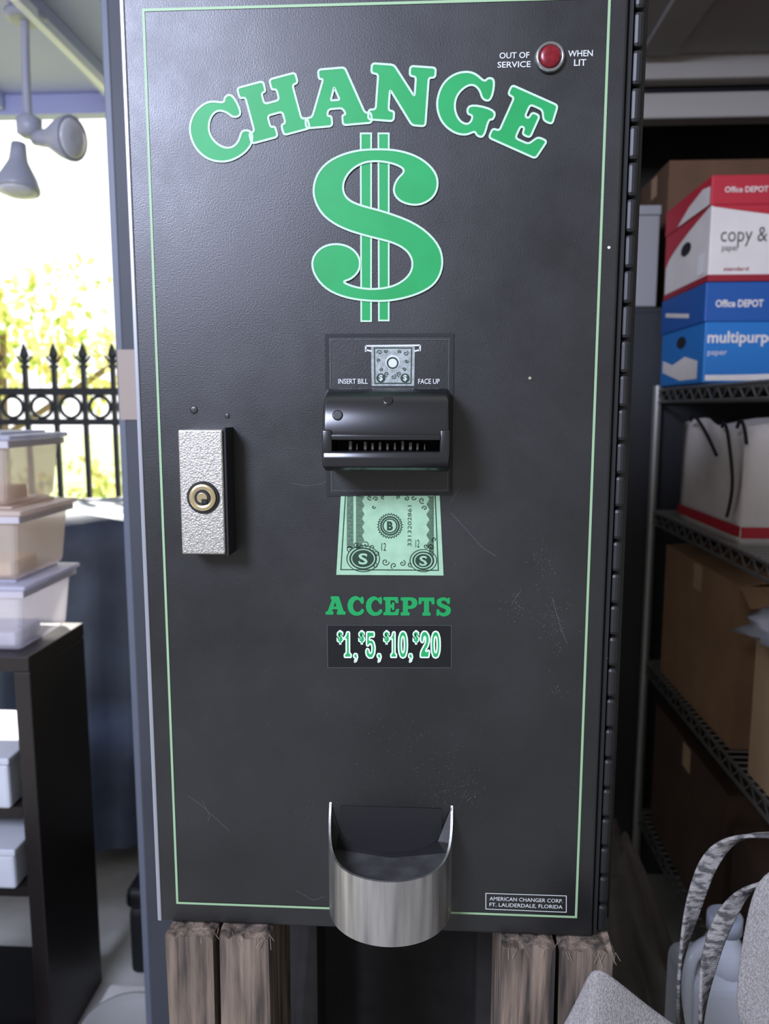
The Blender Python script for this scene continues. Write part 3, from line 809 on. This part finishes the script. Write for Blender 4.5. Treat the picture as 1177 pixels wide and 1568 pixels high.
carton('cardboard_box.001', .657, 1.06, .95, 1.42, .664, 1.0, M_card)
carton('cardboard_box.002', .652, 1.0, .60, .85, .664, .925, M_card_l, False)
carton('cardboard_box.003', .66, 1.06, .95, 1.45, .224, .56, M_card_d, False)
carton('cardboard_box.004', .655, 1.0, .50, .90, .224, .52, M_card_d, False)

g = group('white_tote_bag')
M_tote = mat('tote_white', (226,216,210), rough=.75, rgb2=(210,200,194), scale=8, bump=.4, bscale=14)
V, F = [], []
x0, x1, y0, y1, z0, z1 = .665, 1.0, .98, 1.36, 1.079, 1.315
per = []
for i in range(12): per.append((x0, y1-(y1-y0)*i/12, -1, 0))
for i in range(12): per.append((x0+(x1-x0)*i/12, y0, 0, -1))
for i in range(12): per.append((x1, y0+(y1-y0)*i/12, 1, 0))
for i in range(12): per.append((x1-(x1-x0)*i/12, y1, 0, 1))
for j in range(9):
    f = j/8
    for i, (a, b_, nx, ny) in enumerate(per):
        w = .008*math.sin(i*.9+f*2)*f - .01*f
        V.append((a+nx*w, b_+ny*w, z0+(z1-z0)*f + (.012*math.sin(i*.5) if j == 8 else 0)))
for j in range(8):
    for i in range(48): F.append((j*48+i, j*48+(i+1) % 48, (j+1)*48+(i+1) % 48, (j+1)*48+i))
F.append(tuple(reversed(range(48))))
add('tote_body', V, F, M_tote, g, smooth=True, solid=.003)
V2 = [(q[0]+q[2]*.004, q[1]+q[3]*.004, zz) for zz in (z0+.014, z0+.036) for q in per]
add('tote_red_band', V2, [(i, (i+1) % 48, 48+(i+1) % 48, 48+i) for i in range(48)], M_bred, g)
tube('tote_cords', [[(.655,1.28,1.32),(.64,1.24,1.345),(.645,1.15,1.30),(.652,1.10,1.25)], [(.66,1.10,1.31),(.65,1.06,1.33),(.65,1.02,1.26),(.653,1.0,1.18),(.65,1.02,1.13)], [(.66,1.02,1.31),(.66,1.0,1.35),(.66,.97,1.28)]], .0035, M_blackm, g, smooth=True)

def lump(gname, pname, fn, m, sub=5):
    g = group(gname)
    me = bpy.data.meshes.new(pname); bm = bmesh.new(); bmesh.ops.create_icosphere(bm, subdivisions=sub, radius=1)
    for v in bm.verts: v.co = fn(v.co.copy())
    bm.to_mesh(me); bm.free()
    o = bpy.data.objects.new(pname, me); coll.objects.link(o); o.parent = g
    me.materials.append(m)
    for p in me.polygons: p.use_smooth = True
    return g
def f1(c):
    k = 1 + noise.noise(c*2.2)*.35 + noise.noise(c*5)*.18
    c = c*k
    return Vector((.745+c.x*.14, .73+c.y*.115, max(.931, .972+c.z*.046)))
lump('plastic_bag', 'bag_film', f1, mat('bag_film', (150,150,156), rough=.25, spec=.8), 4)
def f2(c):
    th = math.atan2(c.y, c.x)
    zf = (c.z+1)/2
    folds = .10*math.sin(th*7 + 3*zf) + .06*math.sin(th*13 + 5*zf)
    nn = noise.noise(c*1.6)*.3 + folds*(1-.4*zf)
    k = (1 - .62*zf)*(1+nn)*1.25
    return Vector((.40+c.x*.13*k + .03*math.sin(zf*5), .72+c.y*.13*k, max(0, zf*.62 + .03*noise.noise(c*4))))
lump('cloth_sack', 'sack_body', f2, mat('sack_cloth', (86,80,74), rough=.85, rgb2=(64,59,54), scale=9), 6)

# ------------------------------------------------------------------ near right: grey tote with straps on a stool
g = group('grey_tote_bag')
M_heather = mat('heather_fabric', (142,138,134), rough=.95, rgb2=(108,105,102), scale=1100, bump=.5, bscale=1100, detail=2, stretch=(1,1,.5))
rimp = [(.105,.845),(.133,.900),(.148,.940),(.158,.964),(.180,.952),(.203,.931),(.227,.908),(.25,.893),(.272,.88)]
def sheet(nm, rimp, yf, yb, zb, m, lean=0):
    V, F = [], []; n = len(rimp); R = 14
    for side, yy in ((0, yf), (1, yb)):
        for j in range(R+1):
            f = j/R
            for i, (x, z) in enumerate(rimp):
                ymid = (yf+yb)/2
                bulge = math.sin(min(f*1.6, 1.0)*math.pi/2)
                y = ymid + (yy-ymid)*(.05+.95*bulge) + .004*math.sin(i*1.3+f*6)
                V.append((x + .006*math.sin(f*5+i) + lean*f, y, z + (zb-z)*f))
    N = (R+1)*n
    for j in range(R):
        for i in range(n-1):
            a = j*n+i
            F.append((a, a+n, a+n+1, a+1)); F.append((N+a, N+a+1, N+a+n+1, N+a+n))
        a = j*n; F.append((a, N+a, N+a+n, a+n)); a = j*n+n-1; F.append((a, a+n, N+a+n, N+a))
    for i in range(n-1):
        F.append((i, i+1, N+i+1, N+i)); a = R*n+i; F.append((a, N+a, N+a+1, a+1))
    return add(nm, V, F, m, g, smooth=True, sub=2)
sheet('tote_flap', rimp, -.10, -.03, .60, M_heather)
sheet('tote_body', [(.262,.92),(.262,.98),(.266,1.018),(.28,1.036),(.33,1.047),(.38,1.05),(.44,1.04),(.46,.95)], -.09, -.02, .60, M_heather, .10)
M_strap = mat('strap_weave', (140,136,130), rough=.9, rgb2=(74,72,70), scale=110, bump=.6, bscale=400, detail=2, stretch=(1,1,2), lo=.42, hi=.6)
def strap(nm, pts):
    cu = bpy.data.curves.new(nm, 'CURVE'); cu.dimensions = '3D'; cu.extrude = .0055; cu.bevel_depth = .0016; cu.bevel_resolution = 2; cu.resolution_u = 8
    s = cu.splines.new('NURBS'); s.points.add(len(pts)-1)
    for i, q in enumerate(pts):
        s.points[i].co = (*q, 1); s.points[i].tilt = .5 + .9*math.sin(i*1.3)
    s.order_u = 3; s.use_endpoint_u = True
    o = bpy.data.objects.new(nm, cu); coll.objects.link(o); o.parent = g; cu.materials.append(M_strap)
strap('strap_outer', [(.262,.03,.80),(.252,.03,.856),(.255,.03,.904),(.263,.03,.951),(.272,.03,.984),(.289,.03,1.003),(.318,.03,1.008),(.37,.0,1.02),(.42,-.03,1.0)])
strap('strap_inner', [(.285,.0,.78),(.262,.0,.83),(.262,.0,.88),(.266,.0,.925),(.275,.0,.955),(.29,.0,.98),(.32,.0,.99),(.37,-.02,.99)])
g = group('stool')
box('stool_seat', .08, .50, -.34, -.018, .565, .598, M_dw, g, bevel=.006)
multi('stool_legs', [(.09,.12,-.33,-.30,0,.564),(.46,.49,-.33,-.30,0,.564),(.09,.12,-.05,-.02,0,.564),(.46,.49,-.05,-.02,0,.564)], M_dw, g)
g = group('side_table')
box('table_top', .27, .63, .20, .38, .50, .52, M_dw, g, bevel=.004)
multi('table_legs', [(.28,.31,.21,.24,0,.499),(.59,.62,.21,.24,0,.499),(.28,.31,.35,.375,0,.499),(.59,.62,.35,.375,0,.499)], M_dw, g)
M_jug = mat('jug_white', (186,190,198), rough=.35)
for i, (jx, jy) in enumerate([(.385,.29),(.50,.29)]):
    g = group('plastic_jug' if i == 0 else 'plastic_jug.001')
    box('jug_body', jx-.045, jx+.045, jy-.04, jy+.04, .521, .70, M_jug, g, bevel=.018, seg=4)
    lathe('jug_neck', [(.036,0),(.022,.03),(.017,.04),(.017,.05)], (jx+.01,jy,.69), (0,0,1), M_jug, g)
    lathe('jug_cap', [(.02,0),(.02,.018),(.017,.02)], (jx+.01,jy,.738), (0,0,1), mat('cap', (150,156,168)), g)
    tube('jug_handle', [[(jx-.005,jy-.01,.73),(jx-.035,jy-.03,.735),(jx-.045,jy-.035,.70),(jx-.042,jy-.035,.64)]], .008, M_jug, g, smooth=True)

# ------------------------------------------------------------------ lights
w = bpy.data.worlds.new('sky'); scene.world = w; w.use_nodes = True
nt = w.node_tree; bg = nt.nodes['Background']; bg.inputs['Color'].default_value = (.98,.98,1,1)
tc = nt.nodes.new('ShaderNodeTexCoord'); sx = nt.nodes.new('ShaderNodeSeparateXYZ'); mr = nt.nodes.new('ShaderNodeMapRange')
nt.links.new(tc.outputs['Generated'], sx.inputs['Vector']); nt.links.new(sx.outputs['Y'], mr.inputs['Value'])
mr.inputs['From Min'].default_value = -.3; mr.inputs['From Max'].default_value = .7
mr.inputs['To Min'].default_value = .47; mr.inputs['To Max'].default_value = 2.0
nt.links.new(mr.outputs['Result'], bg.inputs['Strength'])
def light(name, typ, loc, target, energy, color, size=1.0):
    l = bpy.data.lights.new(name, typ); l.energy = energy; l.color = color
    if typ == 'AREA': l.size = size; l.shape = 'DISK'
    if typ == 'SUN': l.angle = size
    o = bpy.data.objects.new(name, l); coll.objects.link(o); o.location = loc
    o.rotation_euler = (Vector(target)-Vector(loc)).to_track_quat('-Z','Y').to_euler()
    return o
light('sun', 'SUN', (-6,9,9), (0,0,0), 9.0, (1,.96,.86), .02)
light('haze_fill', 'AREA', (-.95,-1.55,2.30), (-.1,0,1.4), 95, (.68,.74,1.0), .7)  # added fill behind the camera; its reflection hazes the panel's upper left

# ------------------------------------------------------------------ camera
cam = bpy.data.cameras.new('camera'); co = bpy.data.objects.new('camera', cam); coll.objects.link(co)
cam.sensor_fit = 'HORIZONTAL'; cam.sensor_width = 36; cam.lens = 36.09; cam.clip_start = .02
co.location = (.0393, -.5687, ZC+.3983); co.rotation_euler = (1.4371, -.0006, .0545)
cam.dof.use_dof = True; cam.dof.focus_distance = .575; cam.dof.aperture_fstop = 11
scene.camera = co
